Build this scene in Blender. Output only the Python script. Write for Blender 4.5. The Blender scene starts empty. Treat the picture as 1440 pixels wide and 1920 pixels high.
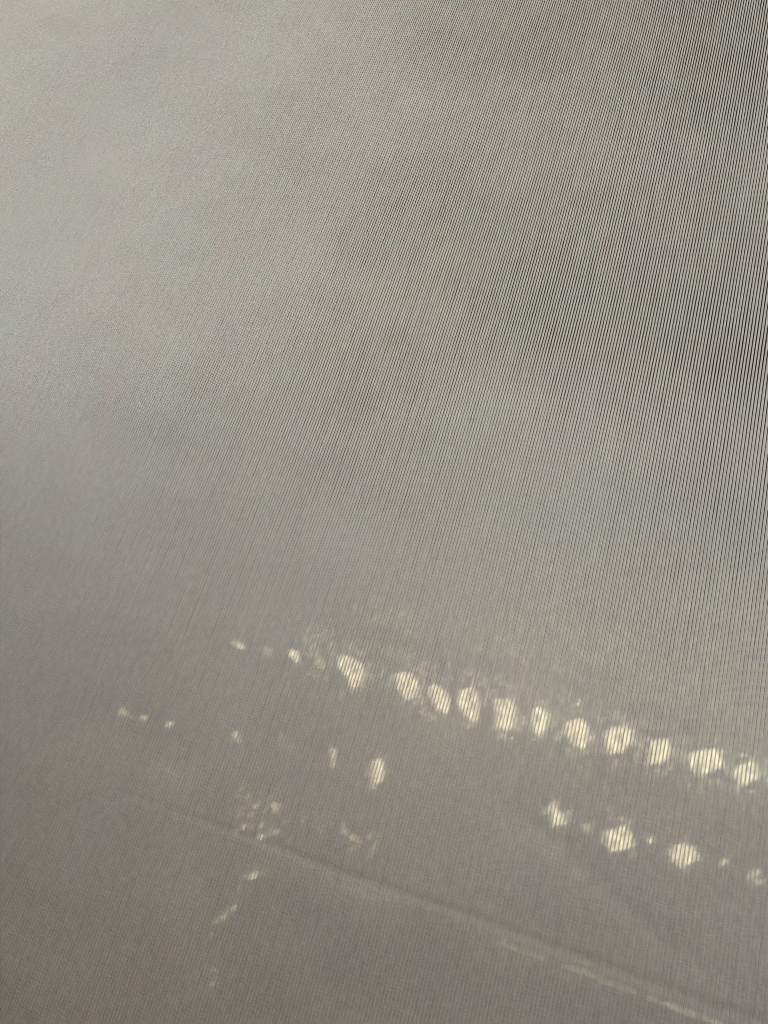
import bpy, math, random
import numpy as np
from mathutils import Vector, Matrix
from mathutils.geometry import delaunay_2d_cdt

random.seed(7)
RNG = np.random.default_rng(11)
scene = bpy.context.scene

# ------------------------------------------------------------------ camera
F = Vector((-0.25372489, 0.9075888, 0.33452392))
U = Vector((-0.20981566, -0.38924718, 0.89691918))
R = Vector((0.9442463, 0.15738237, 0.28918804))
cam_data = bpy.data.cameras.new("camera")
cam_data.sensor_fit = 'VERTICAL'
cam_data.sensor_height = 36.0
cam_data.lens = 26.25
cam_data.clip_start = 0.01
cam_data.clip_end = 100.0
cam = bpy.data.objects.new("camera", cam_data)
scene.collection.objects.link(cam)
M = Matrix((R, U, -F)).transposed().to_4x4()
M.translation = -0.4 * F
cam.matrix_world = M
scene.camera = cam

# ------------------------------------------------------------------ daylight
SUN_EL, SUN_AZ = math.radians(28), math.radians(54)      # azimuth from +Y (behind the cloth) towards +X
SUNV = Vector((math.sin(SUN_AZ) * math.cos(SUN_EL), math.cos(SUN_AZ) * math.cos(SUN_EL), math.sin(SUN_EL)))
world = bpy.data.worlds.new("World")
scene.world = world
world.use_nodes = True
wt = world.node_tree
wt.nodes.clear()
sky = wt.nodes.new("ShaderNodeTexSky")
sky.sky_type = 'NISHITA'
sky.sun_disc = False
sky.sun_elevation = SUN_EL
sky.sun_rotation = SUN_AZ
sky.dust_density = 7.0
sky.air_density = 0.6
sky.ozone_density = 0.3
bg = wt.nodes.new("ShaderNodeBackground")
bg.inputs[1].default_value = 0.12
wo = wt.nodes.new("ShaderNodeOutputWorld")
wt.links.new(sky.outputs[0], bg.inputs[0])
wt.links.new(bg.outputs[0], wo.inputs[0])
sd = bpy.data.lights.new("sun", 'SUN')
sd.energy = 2.0
sd.angle = math.radians(0.5)
sd.color = (1.0, 0.95, 0.80)
sun = bpy.data.objects.new("sun", sd)
scene.collection.objects.link(sun)
sun.rotation_euler = SUNV.to_track_quat('Z', 'Y').to_euler()
sun.location = SUNV * 3
vs = scene.view_settings
vs.view_transform = 'Standard'
vs.look = 'None'
vs.gamma = 1.0
vs.exposure = 3.57
scene.cycles.use_denoising = True
scene.cycles.max_bounces = 6
scene.cycles.filter_width = 1.0

# ------------------------------------------------------------------ helpers
def link(name, me, mats, parent=None):
    o = bpy.data.objects.new(name, me)
    for m in mats:
        me.materials.append(m)
    scene.collection.objects.link(o)
    if parent:
        o.parent = parent
    return o

def thing(name, label, cat, loc=(0, 0, 0), group=None):
    o = bpy.data.objects.new(name, None)
    o.empty_display_size = 0.05
    scene.collection.objects.link(o)
    o.location = loc
    o["label"] = label
    o["category"] = cat
    if group:
        o["group"] = group
    return o

def nmat(name):
    m = bpy.data.materials.new(name)
    m.use_nodes = True
    nt = m.node_tree
    nt.nodes.clear()
    return m, nt

def node(nt, t, **kw):
    n = nt.nodes.new(t)
    for k, v in kw.items():
        if isinstance(k, str) and hasattr(n, k):
            setattr(n, k, v)
        else:
            n.inputs[k].default_value = v
    return n

def noise2(x, y, sx, sy, seed):
    """smooth value noise in -1..1 on arrays"""
    r = np.random.default_rng(seed)
    tab = r.uniform(-1, 1, (256, 256))
    u = x / sx + 37.3
    v = y / sy + 91.7
    i = np.floor(u).astype(int); j = np.floor(v).astype(int)
    a = u - i; b = v - j
    a = a * a * (3 - 2 * a); b = b * b * (3 - 2 * b)
    i0 = i % 256; j0 = j % 256; i1 = (i + 1) % 256; j1 = (j + 1) % 256
    return (tab[i0, j0] * (1 - a) + tab[i1, j0] * a) * (1 - b) + (tab[i0, j1] * (1 - a) + tab[i1, j1] * a) * b

# ------------------------------------------------------------------ cloth material
def cloth_material(name, light, dark, transl, tint=1.0):
    m, nt = nmat(name)
    out = node(nt, "ShaderNodeOutputMaterial")
    tc = node(nt, "ShaderNodeTexCoord")
    mp = node(nt, "ShaderNodeMapping"); mp.inputs['Scale'].default_value = (1, 1, 1)
    nt.links.new(tc.outputs['Object'], mp.inputs[0])
    # patches of faint pink, green and violet in the weave
    n1 = node(nt, "ShaderNodeTexNoise"); n1.inputs['Scale'].default_value = 17.0; n1.inputs['Detail'].default_value = 5.0; n1.inputs['Roughness'].default_value = 0.55
    nt.links.new(mp.outputs[0], n1.inputs['Vector'])
    r1 = node(nt, "ShaderNodeValToRGB")
    r1.color_ramp.interpolation = 'EASE'
    e = r1.color_ramp.elements
    e[0].position = 0.30; e[0].color = (0.975, 0.957, 0.975, 1)
    e[1].position = 0.47; e[1].color = (0.99, 0.955, 0.94, 1)
    e2 = e.new(0.53); e2.color = (0.965, 0.975, 0.945, 1)
    e3 = e.new(0.70); e3.color = (0.96, 0.972, 0.965, 1)
    nt.links.new(n1.outputs[0], r1.inputs[0])
    # streaks along the cords
    ms = node(nt, "ShaderNodeMapping"); ms.inputs['Scale'].default_value = (480, 480, 240)
    nt.links.new(tc.outputs['Object'], ms.inputs[0])
    n2 = node(nt, "ShaderNodeTexNoise"); n2.inputs['Scale'].default_value = 1.0; n2.inputs['Detail'].default_value = 3.0
    nt.links.new(ms.outputs[0], n2.inputs['Vector'])
    r2 = node(nt, "ShaderNodeMapRange"); r2.inputs[1].default_value = 0.2; r2.inputs[2].default_value = 0.8; r2.inputs[3].default_value = 0.98; r2.inputs[4].default_value = 1.015
    nt.links.new(n2.outputs[0], r2.inputs[0])
    # cloudy wear
    n3 = node(nt, "ShaderNodeTexNoise"); n3.inputs['Scale'].default_value = 33.0; n3.inputs['Detail'].default_value = 6.0; n3.inputs['Roughness'].default_value = 0.6
    nt.links.new(mp.outputs[0], n3.inputs['Vector'])
    r3 = node(nt, "ShaderNodeMapRange"); r3.inputs[1].default_value = 0.25; r3.inputs[2].default_value = 0.75; r3.inputs[3].default_value = 0.96; r3.inputs[4].default_value = 1.03
    nt.links.new(n3.outputs[0], r3.inputs[0])
    mu = node(nt, "ShaderNodeMath", operation='MULTIPLY')
    nt.links.new(r2.outputs[0], mu.inputs[0]); nt.links.new(r3.outputs[0], mu.inputs[1])
    base = node(nt, "ShaderNodeMix", data_type='RGBA', blend_type='MULTIPLY')
    base.inputs[0].default_value = 1.0
    base.inputs[6].default_value = (*light, 1)
    nt.links.new(r1.outputs[0], base.inputs[7])
    vm = node(nt, "ShaderNodeVectorMath", operation='SCALE')
    nt.links.new(base.outputs[2], vm.inputs[0]); nt.links.new(mu.outputs[0], vm.inputs['Scale'])
    # fuzz bump
    n4 = node(nt, "ShaderNodeTexNoise"); n4.inputs['Scale'].default_value = 1300.0; n4.inputs['Detail'].default_value = 2.0
    nt.links.new(tc.outputs['Object'], n4.inputs['Vector'])
    bp = node(nt, "ShaderNodeBump"); bp.inputs['Strength'].default_value = 0.5; bp.inputs['Distance'].default_value = 0.00025
    m5 = node(nt, "ShaderNodeMapping"); m5.inputs['Scale'].default_value = (260, 260, 1100)
    nt.links.new(tc.outputs['Object'], m5.inputs[0])
    n5 = node(nt, "ShaderNodeTexNoise"); n5.inputs['Scale'].default_value = 1.0; n5.inputs['Detail'].default_value = 2.0
    nt.links.new(m5.outputs[0], n5.inputs['Vector'])
    ad = node(nt, "ShaderNodeMath", operation='ADD')
    nt.links.new(n4.outputs[0], ad.inputs[0]); nt.links.new(n5.outputs[0], ad.inputs[1])
    nt.links.new(ad.outputs[0], bp.inputs['Height'])
    di = node(nt, "ShaderNodeBsdfDiffuse"); tr = node(nt, "ShaderNodeBsdfTranslucent")
    tv = node(nt, "ShaderNodeMapRange"); tv.inputs[1].default_value = 0.3; tv.inputs[2].default_value = 0.7; tv.inputs[3].default_value = 0.25; tv.inputs[4].default_value = 1.0
    nt.links.new(n2.outputs[0], tv.inputs[0])
    tvs = node(nt, "ShaderNodeVectorMath", operation='SCALE'); tvs.inputs[0].default_value = (0.48, 0.45, 0.325)
    nt.links.new(tv.outputs[0], tvs.inputs['Scale'])
    nt.links.new(tvs.outputs[0], tr.inputs[0])
    nt.links.new(vm.outputs[0], di.inputs[0])
    nt.links.new(bp.outputs[0], di.inputs['Normal'])
    mx = node(nt, "ShaderNodeMixShader"); mx.inputs[0].default_value = transl
    nt.links.new(di.outputs[0], mx.inputs[1]); nt.links.new(tr.outputs[0], mx.inputs[2])
    nt.links.new(mx.outputs[0], out.inputs[0])
    return m

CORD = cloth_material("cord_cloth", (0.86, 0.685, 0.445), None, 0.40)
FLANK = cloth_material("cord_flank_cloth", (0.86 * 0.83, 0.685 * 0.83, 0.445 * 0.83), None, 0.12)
GROOVE_SHADE = cloth_material("groove_shade", (0.02, 0.019, 0.018), None, 0.02)  # near-black grooves: shade between the cords put into the colour

# ------------------------------------------------------------------ ribbed cloth
PITCH = 0.0016073
def belly(x, z):
    e = np.maximum(np.abs(x) - 0.26, 0.0)
    xs = np.sign(x) * (np.minimum(np.abs(x), 0.26) + 0.15 * np.tanh(e / 0.15))
    return 0.5 * 0.0141 * x * x + 0.5 * 0.0618 * z * z + 0.0299 * x * z - 0.5946 * xs ** 3

OPEN = np.array([(132.7,399.0,0.9),(-6.4,388.9,0.8),(-64.4,384.2,0.68),(-125.8,380.6,0.45),(-167.2,373.4,0.2),(-213.1,349.2,0.05),(-132.0,216.8,0.42),(-198.7,226.3,0.12),(-146.8,181.7,0.28),(-131.0,294.0,0.36),(162.7,137.2,0.85),(60.9,157.7,0.78),(-34.3,205.9,0.7),(-115.6,55.5,0.4),(-183.5,96.9,0.18),(-257.8,158.4,0.03),(-465.4,402.4,0),(-299.7,230.0,0),(-315.4,85.0,0.03),(-204.1,-23.9,0.08),(-32.0,82.9,0.65),(20.3,-37.9,0.12),(17.3,23.3,0.5),(167.3,-1.5,0.4),(174.5,57.5,0.6),(82.2,-7.9,0.28),(-89.5,-33.8,0.22),(-131.7,-91.1,0.08),(186.2,-43.4,0.15),(66.3,-54.3,0.02),(-38.6,-82.0,0.04),(-173.3,-146.6,0),(-68.0,-158.0,0.03),(42.1,-137.7,0),(199.9,-90.6,0),(-100.3,-274.2,0),(66.4,-217.1,0),(208.2,-167.9,0),(99.3,-84.5,0)])
def openness(x, z):
    """how far the cords stand apart, shaped after the light-dark rib contrast"""
    num = np.zeros_like(x); den = np.zeros_like(x)
    for px, pz, v in OPEN:
        w = 1.0 / (((x * 1000 - px) ** 2 + (z * 1000 - pz) ** 2) / 900.0 + 2.2) ** 2
        num += w * v; den += w
    return num / den

def ribbed_cloth(root):
    x0, x1 = -0.66, 0.37
    n = int((x1 - x0) / PITCH)
    zs = np.concatenate([np.arange(-0.40, -0.185, 0.004), np.arange(-0.185, -0.162, 0.0009), np.arange(-0.162, 0.0, 0.0028), np.arange(0.0, 0.601, 0.0058)])
    nz = len(zs)
    # six points across each cord: gap edge, flank, crown, crown, flank, gap edge
    k = np.arange(n)
    cx = x0 + (k + 0.5) * PITCH
    CX, Z = np.meshgrid(cx, zs, indexing='ij')                 # n x nz
    A = openness(CX, Z)
    A = np.clip(A * (1 + 0.12 * noise2(CX, Z, 0.0017, 0.012, 3)) + 0.05 * A * noise2(CX, Z, 0.02, 0.02, 5), 0.0, 1.1)
    gap = PITCH * (0.002 + 0.46 * A)                            # width of the dark groove
    wob = PITCH * (0.03 * noise2(CX, Z, 0.0016, 0.03, 8) + 0.02 * noise2(CX, Z, 0.0031, 0.008, 9)) + 0.0006 * noise2(CX, Z, 0.09, 0.12, 10)
    h = PITCH * (0.055 + 0.13 * A)                              # cord height
    dep = PITCH * (0.005 + 0.45 * A)                            # groove depth
    half = (PITCH - gap) / 2
    prof = [(-1.0, 0.0), (-0.62, 0.62), (-0.22, 0.95), (0.22, 0.95), (0.62, 0.62), (1.0, 0.0)]
    BX = CX + wob
    V = np.empty((n, 7, nz, 3))
    tilt = 0.06 * noise2(CX, Z, 0.0016, 0.02, 12)
    for q, (a, b) in enumerate(prof):
        V[:, q, :, 0] = BX + a * half
        V[:, q, :, 1] = -(b + a * tilt) * h
        V[:, q, :, 2] = Z
    V[:, 6, :, 0] = BX + half + gap / 2                        # groove floor
    V[:, 6, :, 1] = dep
    V[:, 6, :, 2] = Z
    X = V[..., 0]; ZZ = V[..., 2]
    off = belly(X, ZZ)
    # slack in the cloth
    off += 0.0004 * noise2(X, ZZ, 0.085, 0.05, 21) + 0.00022 * noise2(X, ZZ, 0.028, 0.022, 22)
    # pressed horizontal crease
    zc = -0.1715 + 0.0012 * noise2(X, ZZ * 0, 0.05, 1, 23)
    t = (ZZ - zc) / 0.0020
    off += 0.0002 * np.exp(-t * t) * (1 / (1 + np.exp(-(X + 0.07) / 0.02)))
    # slack diagonal fold
    fz = np.interp(X, [0.08, 0.099, 0.124, 0.139, 0.153, 0.173, 0.206, 0.30], [-0.119, -0.1254, -0.1334, -0.1420, -0.1490, -0.1570, -0.166, -0.19])
    t = (ZZ - fz) / 0.0045
    off += 0.00036 * np.exp(-t * t) / (1 + np.exp((X - 0.185) / 0.01)) / (1 + np.exp(-(X - 0.09) / 0.008))
    V[..., 1] += off
    # join each groove floor to the next cord's first edge
    idx = np.arange(n * 7 * nz).reshape(n, 7, nz)
    faces = []; mats = []
    for q in range(5):
        a, b = idx[:, q, :], idx[:, q + 1, :]
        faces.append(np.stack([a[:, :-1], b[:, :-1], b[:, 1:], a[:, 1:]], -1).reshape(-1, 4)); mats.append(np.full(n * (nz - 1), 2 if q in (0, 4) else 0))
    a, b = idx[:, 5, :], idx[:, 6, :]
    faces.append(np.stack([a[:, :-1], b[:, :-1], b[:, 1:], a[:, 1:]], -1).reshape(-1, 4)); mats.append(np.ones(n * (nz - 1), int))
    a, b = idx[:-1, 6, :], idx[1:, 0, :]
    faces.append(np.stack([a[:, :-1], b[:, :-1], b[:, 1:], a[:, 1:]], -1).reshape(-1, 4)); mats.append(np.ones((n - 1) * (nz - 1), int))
    Fq = np.concatenate(faces); Mi = np.concatenate(mats)
    def build(sel, name, mat):
        fq = Fq[sel]
        used, inv = np.unique(fq, return_inverse=True)
        co = V.reshape(-1, 3)[used]
        me = bpy.data.meshes.new(name)
        me.vertices.add(len(co)); me.vertices.foreach_set("co", co.astype(np.float32).ravel())
        me.loops.add(fq.size); me.loops.foreach_set("vertex_index", inv.ravel().astype(np.int32))
        me.polygons.add(len(fq))
        me.polygons.foreach_set("loop_start", np.arange(0, fq.size, 4, dtype=np.int32))
        me.polygons.foreach_set("loop_total", np.full(len(fq), 4, dtype=np.int32))
        me.polygons.foreach_set("use_smooth", np.ones(len(fq), dtype=bool))
        me.update(calc_edges=True)
        o = link(name, me, [mat], root)
        o["kind"] = "stuff"
        return o
    build(Mi == 0, "cord", CORD)
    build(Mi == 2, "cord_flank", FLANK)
    build(Mi == 1, "groove_shade", GROOVE_SHADE)

shade = thing("window_shade", "pale grey finely ribbed cloth shade with sun spots shining through in rows", "window shade", (0, 0, 0))
ribbed_cloth(shade)

# ------------------------------------------------------------------ slotted roller shutter behind the cloth
SY = 0.110
SPOTS = [(1,[(0.5,-80.1),(5.7,-78.7),(14.2,-81.4),(15.2,-86.1),(14.7,-91.6),(11.2,-92.6),(7.5,-88.2),(2.2,-85.1)])
,(0.45,[(23.9,-81.1),(29.4,-84.0),(31.9,-92.2),(26.5,-94.1),(24.0,-87.3)])
,(0.95,[(31.2,-80.9),(37.4,-78.7),(42.5,-82.2),(43.4,-85.5),(42.1,-90.2),(38.8,-91.2),(33.3,-86.5)])
,(0.7,[(48.2,-83.3),(51.1,-80.8),(58.2,-84.0),(60.5,-91.1),(58.0,-93.1),(53.7,-90.5),(50.2,-87.1)]),(1,[(63.5,-80.8),(67.9,-77.9),(71.0,-79.6),(73.0,-84.2),(74.2,-92.4),(70.8,-92.5),(65.6,-88.9),(62.9,-85.3)])
,(0.95,[(80.2,-80.1),(87.8,-78.4),(91.1,-83.4),(91.6,-89.1),(88.6,-92.5),(83.4,-91.9)])
,(0.9,[(97.6,-80.8),(100.3,-77.9),(105.7,-80.2),(106.6,-84.1),(104.7,-90.4),(99.4,-88.6)])
,(0.95,[(113.9,-82.0),(119.2,-78.1),(123.9,-80.0),(125.1,-86.2),(123.3,-91.1),(118.3,-89.8),(114.8,-86.7)])
,(0.95,[(131.5,-80.3),(136.3,-76.6),(143.4,-77.0),(144.2,-81.6),(139.9,-87.6),(133.4,-90.2)])
,(0.85,[(151.5,-79.5),(158.6,-76.3),(160.2,-81.8),(158.0,-87.1),(151.6,-89.3)])
,(0.8,[(167.4,-80.5),(177.7,-75.2),(180.6,-75.2),(180.7,-82.1),(174.9,-86.8),(169.1,-87.0)])
,(0.6,[(185.7,-82.1),(192.1,-76.5),(195.4,-77.8),(195.6,-83.0),(189.2,-87.5),(186.8,-84.8)])
,(0.7,[(200.3,-81.6),(208.0,-76.4),(210.9,-78.6),(210.1,-83.9),(203.0,-87.1)])
,(0.7,[(216.5,-81.3),(222.7,-76.6),(225.5,-78.7),(225.3,-83.8),(218.3,-86.9)])
,(0.4,[(-57.9,-85.2),(-51.2,-86.3),(-45.8,-89.6),(-51.4,-91.1),(-55.2,-89.3)])
,(0.45,[(-26.7,-81.7),(-20.7,-82.0),(-16.3,-87.4),(-17.5,-90.9),(-23.3,-88.3),(-26.1,-86.2)])
,(0.3,[(-12.3,-80.7),(-8.2,-81.5),(-4.7,-88.8),(-8.5,-88.9)])
,(0.18,[(-39.5,-85.1),(-33.4,-85.4),(-33.0,-89.0),(-37.7,-89.8)])
,(0.3,[(-103.1,-135.1),(-100.1,-134.7),(-92.8,-137.7),(-95.3,-140.2),(-99.9,-138.3)])
,(0.35,[(-89.9,-134.6),(-86.0,-134.0),(-84.6,-137.1),(-88.3,-138.3)])
,(0.5,[(-75.1,-135.0),(-71.5,-132.7),(-70.1,-136.0),(-74.2,-137.2)])
,(0.35,[(-41.7,-128.2),(-37.6,-128.4),(-32.0,-132.9),(-33.0,-135.3),(-39.4,-131.5)])
,(0.2,[(-17.1,-122.6),(-12.3,-125.5),(-14.7,-127.9)])
,(0.35,[(8.5,-122.1),(12.8,-120.0),(15.6,-126.8),(16.2,-134.1),(14.0,-133.1),(12.8,-126.8)])
,(0.65,[(33.1,-122.5),(36.0,-120.5),(38.8,-124.1),(39.1,-130.6),(35.9,-131.6),(33.2,-127.4)])
,(0.6,[(112.9,-118.9),(116.4,-118.6),(120.3,-120.5),(120.8,-124.8),(116.3,-125.4)])
,(0.15,[(127.7,-122.7),(132.9,-120.4),(133.3,-126.2)])
,(0.8,[(139.3,-122.1),(146.6,-117.3),(149.7,-120.4),(149.5,-125.6),(142.8,-129.1),(140.4,-126.2)])
,(0.35,[(154.9,-120.3),(157.6,-117.2),(160.3,-120.1),(157.0,-122.2)])
,(0.6,[(166.1,-120.4),(169.3,-118.0),(175.2,-117.6),(175.4,-121.8),(171.2,-126.6),(167.1,-125.1)])
,(0.55,[(184.6,-120.3),(188.2,-116.4),(187.9,-119.3),(184.7,-123.4)])
,(0.3,[(194.6,-122.0),(200.1,-117.5),(201.7,-122.5),(199.0,-125.4),(195.7,-125.1)])
,(0.2,[(-67.2,-155.2),(-59.3,-155.0),(-58.0,-156.8),(-63.4,-157.1)])
,(0.12,[(-54.9,-155.9),(-50.8,-156.3),(-49.8,-158.6),(-53.9,-158.1)])
,(0.3,[(-11.7,-154.4),(-7.3,-153.8),(-3.3,-155.3),(-5.5,-158.6),(-8.1,-158.0)])
,(0.2,[(-15.9,-167.8),(-12.0,-165.9),(-11.5,-167.2),(-15.1,-168.9)])
,(0.4,[(-12.3,-170.0),(-7.0,-167.1),(-6.3,-170.8),(-9.8,-171.6)])
,(0.3,[(-3.3,-164.6),(-1.5,-164.4),(-1.3,-166.0),(-2.7,-166.3)])
,(0.18,[(13.8,-155.8),(19.0,-155.8),(19.2,-158.4),(15.7,-159.1)])
,(0.18,[(24.4,-154.2),(28.0,-154.1),(39.9,-157.5),(39.6,-158.9),(34.4,-158.3)])
,(0.75,[(-8.8,-186.2),(-6.7,-185.8),(-3.0,-187.5),(-3.8,-189.3),(-6.9,-188.1)])
,(0.18,[(-10.9,-180.7),(-7.3,-180.2),(-7.3,-182.2),(-9.9,-182.3)])
,(0.4,[(-9.2,-215.5),(-4.9,-213.5),(-5.2,-217.2),(-7.7,-217.4)])
,(0.15,[(-14.8,-205.4),(-12.3,-204.0),(-12.6,-207.1)])
,(0.15,[(-6.0,-203.1),(-4.1,-201.3),(-4.0,-204.3)])
,(0.18,[(-11.6,-226.2),(-8.5,-225.4),(-8.3,-229.8)])
,(0.12,[(-6.7,-224.5),(-2.3,-222.8),(-1.5,-224.0),(-5.3,-225.3)])]
for _ in range(58):                              # small holes added to cast faint flecks of sun
    u = random.random()
    if u < 0.40:
        q = (random.uniform(-26, 12), random.uniform(-172, -152))
    elif u < 0.78:
        q = (random.gauss(-9, 4), random.uniform(-232, -176))
    else:
        q = (random.uniform(14, 45), random.uniform(-164, -152))
    w_, h_ = random.uniform(0.4, 0.95), random.uniform(0.5, 1.5)
    SPOTS.append((0.2, [(q[0] - w_, q[1] - h_), (q[0] + w_ * 0.6, q[1] - h_), (q[0] + w_, q[1] + h_), (q[0] - w_ * 0.4, q[1] + h_ * 0.8)]))
def to_shutter(x, z):
    yc = float(belly(np.array([x]), np.array([z]))[0])
    t = (SY - yc) / SUNV.y
    return x + SUNV.x * t, z + SUNV.z * t
def inside(p, poly):
    c = False; j = len(poly) - 1
    for i in range(len(poly)):
        a, b = poly[i], poly[j]
        if (a[1] > p[1]) != (b[1] > p[1]) and p[0] < (b[0] - a[0]) * (p[1] - a[1]) / (b[1] - a[1]) + a[0]:
            c = not c
        j = i
    return c

m, nt = nmat("painted_slat")
SLAT = m
b = node(nt, "ShaderNodeBsdfPrincipled"); o_ = node(nt, "ShaderNodeOutputMaterial")
b.inputs['Base Color'].default_value = (0.42, 0.40, 0.36, 1); b.inputs['Roughness'].default_value = 0.5
nt.links.new(b.outputs[0], o_.inputs[0])

holes = []                                      # polygons in shutter x, z
for inten, pts in SPOTS:
    P = [(x / 1000, z / 1000) for x, z in pts]
    cxm = sum(p[0] for p in P) / len(P); czm = sum(p[1] for p in P) / len(P)
    area = (max(p[0] for p in P) - min(p[0] for p in P)) * (max(p[1] for p in P) - min(p[1] for p in P)) * 1e6
    if inten >= 0.35 or area < 9:
        g = 1.08 if inten >= 0.6 else (0.5 + 0.5 * inten if area >= 9 else 0.8 + inten)
        holes.append([(cxm + (p[0] - cxm) * g, czm + (p[1] - czm) * g) for p in P])
    else:                                        # faint spots: pinholes added to let only dim sun through
        st = 0.0013
        xs = [p[0] for p in P]; zs_ = [p[1] for p in P]
        side = st * math.sqrt(min(0.82, inten * 2.2 + 0.14))
        xx = min(xs)
        while xx < max(xs):
            zz = min(zs_)
            while zz < max(zs_):
                if inside((xx, zz), P) and random.random() < 0.85:
                    s = side * random.uniform(0.75, 1.1) / 2
                    jx, jz = random.uniform(-1, 1) * 0.00010, random.uniform(-1, 1) * 0.00010
                    s = min(s, st * 0.42)
                    holes.append([(xx + jx - s, zz + jz - s), (xx + jx + s, zz + jz - s), (xx + jx + s, zz + jz + s), (xx + jx - s, zz + jz + s)])
                zz += st
            xx += st
# pinholes added round the open slots to feather the sun spots
def prick(x, z, f):
    s = 0.0006 * math.sqrt(f)
    holes.append([(x - s, z - s), (x + s, z - s), (x + s, z + s), (x - s, z + s)])
for inten, pts in list(SPOTS):
    if inten >= 0.6:
        cxm = sum(p[0] for p in pts) / len(pts) / 1000; czm = sum(p[1] for p in pts) / len(pts) / 1000
        hw = (max(p[0] for p in pts) - min(p[0] for p in pts)) / 2000; hh = (max(p[1] for p in pts) - min(p[1] for p in pts)) / 2000
        for _ in range(46):
            a = random.uniform(0, 2 * math.pi); q = random.uniform(1.05, 1.55)
            prick(cxm + math.cos(a) * hw * q, czm + math.sin(a) * hh * q, random.uniform(0.5, 1.6))
for _ in range(1100):  # band of added pinholes for the pale glow along the upper row
    gx = random.uniform(-0.02, 0.23)
    prick(gx, -0.073 + random.gauss(0, 0.011) + 0.006 * math.sin(gx * 90), random.uniform(0.4, 1.0))
# thin leaks where the lowest rail does not quite close
for a, b_ in ((0.024, 0.050), (0.105, 0.125), (0.133, 0.160), (0.166, 0.19)):
    x = a
    while x < b_:
        w = random.uniform(0.003, 0.008)
        zc = -0.1770 + random.uniform(-0.0002, 0.0002) + 0.0
        hh = random.uniform(0.00020, 0.00034)
        holes.append([(x, zc - hh), (x + w, zc - hh), (x + w, zc + hh), (x, zc + hh)])
        x += w + random.uniform(0.0003, 0.0012)

def bbox(p):
    return min(q[0] for q in p), max(q[0] for q in p), min(q[1] for q in p), max(q[1] for q in p)
holes.sort(key=lambda p: -(bbox(p)[1] - bbox(p)[0]) * (bbox(p)[3] - bbox(p)[2]))
kept = []; kept_bb = []
for p in holes:                                 # slots never run into each other
    a = bbox(p)
    if all(a[0] > b2[1] + 0.00008 or b2[0] > a[1] + 0.00008 or a[2] > b2[3] + 0.00008 or b2[2] > a[3] + 0.00008 for b2 in kept_bb):
        kept.append(p); kept_bb.append(a)
holes = kept
bounds = [-0.065 - 0.0382 * i for i in range(-18, 12)]
dz = to_shutter(0, 0)[1]
shutter = thing("roller_shutter", "slatted roller shutter with rows of slots hidden behind the ribbed cloth", "shutter", (0, SY, 0))
for i in range(len(bounds) - 1):
    zt, zb = bounds[i], bounds[i + 1]
    top, bot = zt + dz, zb + dz
    outer = [(-0.75, bot), (0.80, bot), (0.80, top), (-0.75, top)]
    loops = [[Vector((x, z, 0)) for x, z in outer]]
    for hpoly in holes:
        zc = sum(p[1] for p in hpoly) / len(hpoly)
        bb = bbox(hpoly)
        if zb + 0.0004 <= bb[2] and bb[3] <= zt - 0.0004:
            q = [to_shutter(x, min(zt - 0.0004, max(zb + 0.0004, z))) for x, z in hpoly]
            loops.append([Vector((x, z, 0)) for x, z in q])
    pts2 = [Vector((v.x * 1000, v.y * 1000)) for l in loops for v in l]
    cons = []; k0 = 0
    for l in loops:
        cons += [(k0 + j, k0 + (j + 1) % len(l)) for j in range(len(l))]
        k0 += len(l)
    vo, eo, tris, _, _, _ = delaunay_2d_cdt(pts2, cons, [], 0, 1e-4)
    hl = [([(v.x * 1000, v.y * 1000) for v in l], bbox([(v.x * 1000, v.y * 1000) for v in l])) for l in loops[1:]]
    def cut(t):
        c = (sum(vo[j].x for j in t) / len(t), sum(vo[j].y for j in t) / len(t))
        return any(b2[0] <= c[0] <= b2[1] and b2[2] <= c[1] <= b2[3] and inside(c, l) for l, b2 in hl)
    tris = [t for t in tris if not cut(t)]
    nn = len(vo)
    verts = [(v.x / 1000, 0.0, v.y / 1000) for v in vo] + [(v.x / 1000, 0.00012, v.y / 1000) for v in vo]
    cnt = {}
    for t in tris:
        for j in range(len(t)):
            cnt.setdefault(frozenset((t[j], t[(j + 1) % len(t)])), []).append((t[j], t[(j + 1) % len(t)]))
    fs = [tuple(t) for t in tris] + [tuple(nn + j for j in reversed(t)) for t in tris]
    fs += [(v[0][1], v[0][0], nn + v[0][0], nn + v[0][1]) for v in cnt.values() if len(v) == 1]
    me = bpy.data.meshes.new("slat")
    me.from_pydata(verts, [], fs); me.update()
    link("slat", me, [SLAT], shutter)
    # rolled lip that hooks over the joint
    lv = [(-0.75, 0.0002, bot - 0.002), (0.80, 0.0002, bot - 0.002), (0.80, 0.0002, bot + 0.0020), (-0.75, 0.0002, bot + 0.0020),
          (-0.75, 0.0015, bot - 0.002), (0.80, 0.0015, bot - 0.002), (0.80, 0.0015, bot + 0.0020), (-0.75, 0.0015, bot + 0.0020)]
    lm = bpy.data.meshes.new("slat_lip")
    lm.from_pydata(lv, [], [(0, 1, 2, 3), (7, 6, 5, 4), (0, 4, 5, 1), (1, 5, 6, 2), (2, 6, 7, 3), (3, 7, 4, 0)]); lm.update()
    link("slat_lip", lm, [SLAT], shutter)

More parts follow.
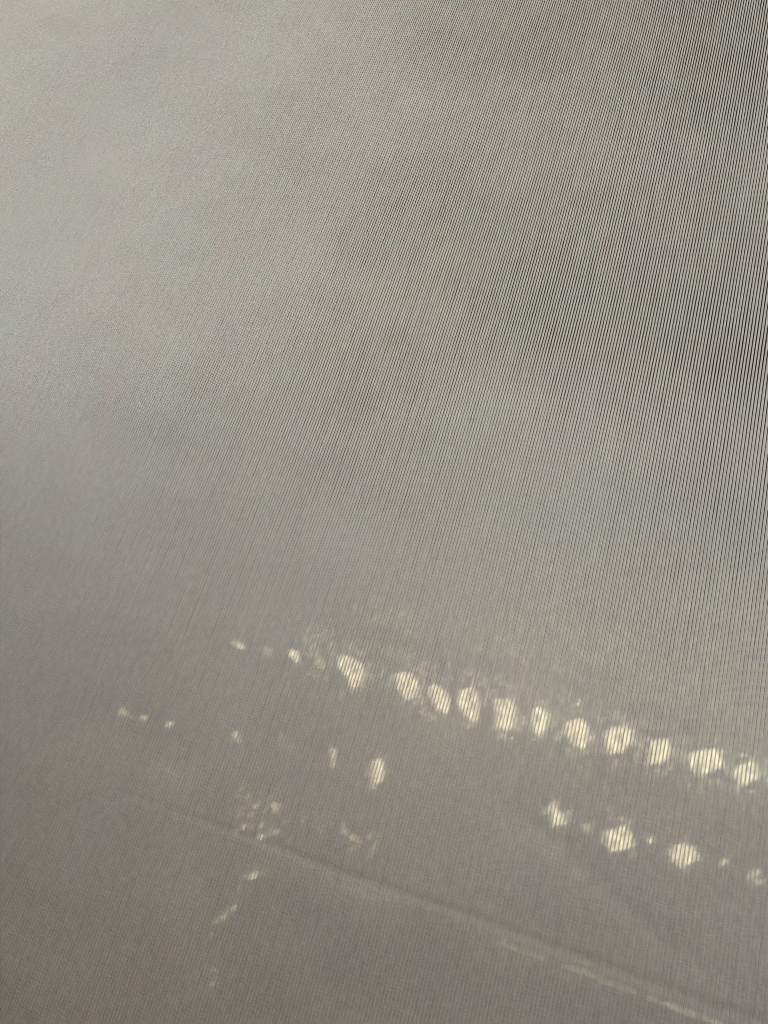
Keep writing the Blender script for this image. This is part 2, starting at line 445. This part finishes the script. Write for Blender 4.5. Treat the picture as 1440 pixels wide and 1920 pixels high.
# ------------------------------------------------------------------ added unseen wall behind the photographer to darken the lower cloth
m, nt = nmat("light_block_plaster")
b = node(nt, "ShaderNodeBsdfPrincipled"); o_ = node(nt, "ShaderNodeOutputMaterial")
b.inputs['Base Color'].default_value = (0.33, 0.28, 0.20, 1); b.inputs['Roughness'].default_value = 0.9
nz_ = node(nt, "ShaderNodeTexNoise"); nz_.inputs['Scale'].default_value = 40
bp = node(nt, "ShaderNodeBump"); bp.inputs['Strength'].default_value = 0.3; bp.inputs['Distance'].default_value = 0.004
nt.links.new(nz_.outputs[0], bp.inputs['Height']); nt.links.new(bp.outputs[0], b.inputs['Normal']); nt.links.new(b.outputs[0], o_.inputs[0])
def box(name, lo, hi, mat, parent=None):
    x0, y0, z0 = lo; x1, y1, z1 = hi
    v = [(x0, y0, z0), (x1, y0, z0), (x1, y1, z0), (x0, y1, z0), (x0, y0, z1), (x1, y0, z1), (x1, y1, z1), (x0, y1, z1)]
    me = bpy.data.meshes.new(name)
    me.from_pydata(v, [], [(3, 2, 1, 0), (4, 5, 6, 7), (0, 1, 5, 4), (1, 2, 6, 5), (2, 3, 7, 6), (3, 0, 4, 7)]); me.update()
    return link(name, me, [mat], parent)
w = box("light_block_wall", (-3, -0.60, -1.0), (3, -0.44, 0.11), m)
w["label"] = "added unseen wall behind the photographer, darkening the lower cloth"
w["category"] = "wall"

# ------------------------------------------------------------------ facade added unseen round the shutter to block stray sun
m, nt = nmat("sun_block_render")
b = node(nt, "ShaderNodeBsdfPrincipled"); o_ = node(nt, "ShaderNodeOutputMaterial")
b.inputs['Base Color'].default_value = (0.35, 0.32, 0.28, 1); b.inputs['Roughness'].default_value = 0.9
nf = node(nt, "ShaderNodeTexNoise"); nf.inputs['Scale'].default_value = 60
bf = node(nt, "ShaderNodeBump"); bf.inputs['Strength'].default_value = 0.3; bf.inputs['Distance'].default_value = 0.003
nt.links.new(nf.outputs[0], bf.inputs['Height']); nt.links.new(bf.outputs[0], b.inputs['Normal']); nt.links.new(b.outputs[0], o_.inputs[0])
blocker = thing("sun_block", "added unseen facade wall around the shuttered opening", "wall", (0, 0.05, 0))
zb, zt = bounds[-1] + dz, bounds[0] + dz
box("wall", (-4.0, -0.01, -1.3), (-0.73, 0.12, 3.0), m, blocker)
box("wall", (0.78, -0.01, -1.3), (4.0, 0.12, 3.0), m, blocker)
box("block_top", (-0.73, -0.01, zt - 0.01), (0.78, 0.12, 3.0), m, blocker)
box("window_rail", (0.006, -0.0455, -0.40), (0.60, -0.0385, -0.1795), m, blocker)
box("block_base", (-0.73, -0.01, -1.3), (0.78, 0.12, zb + 0.01), m, blocker)
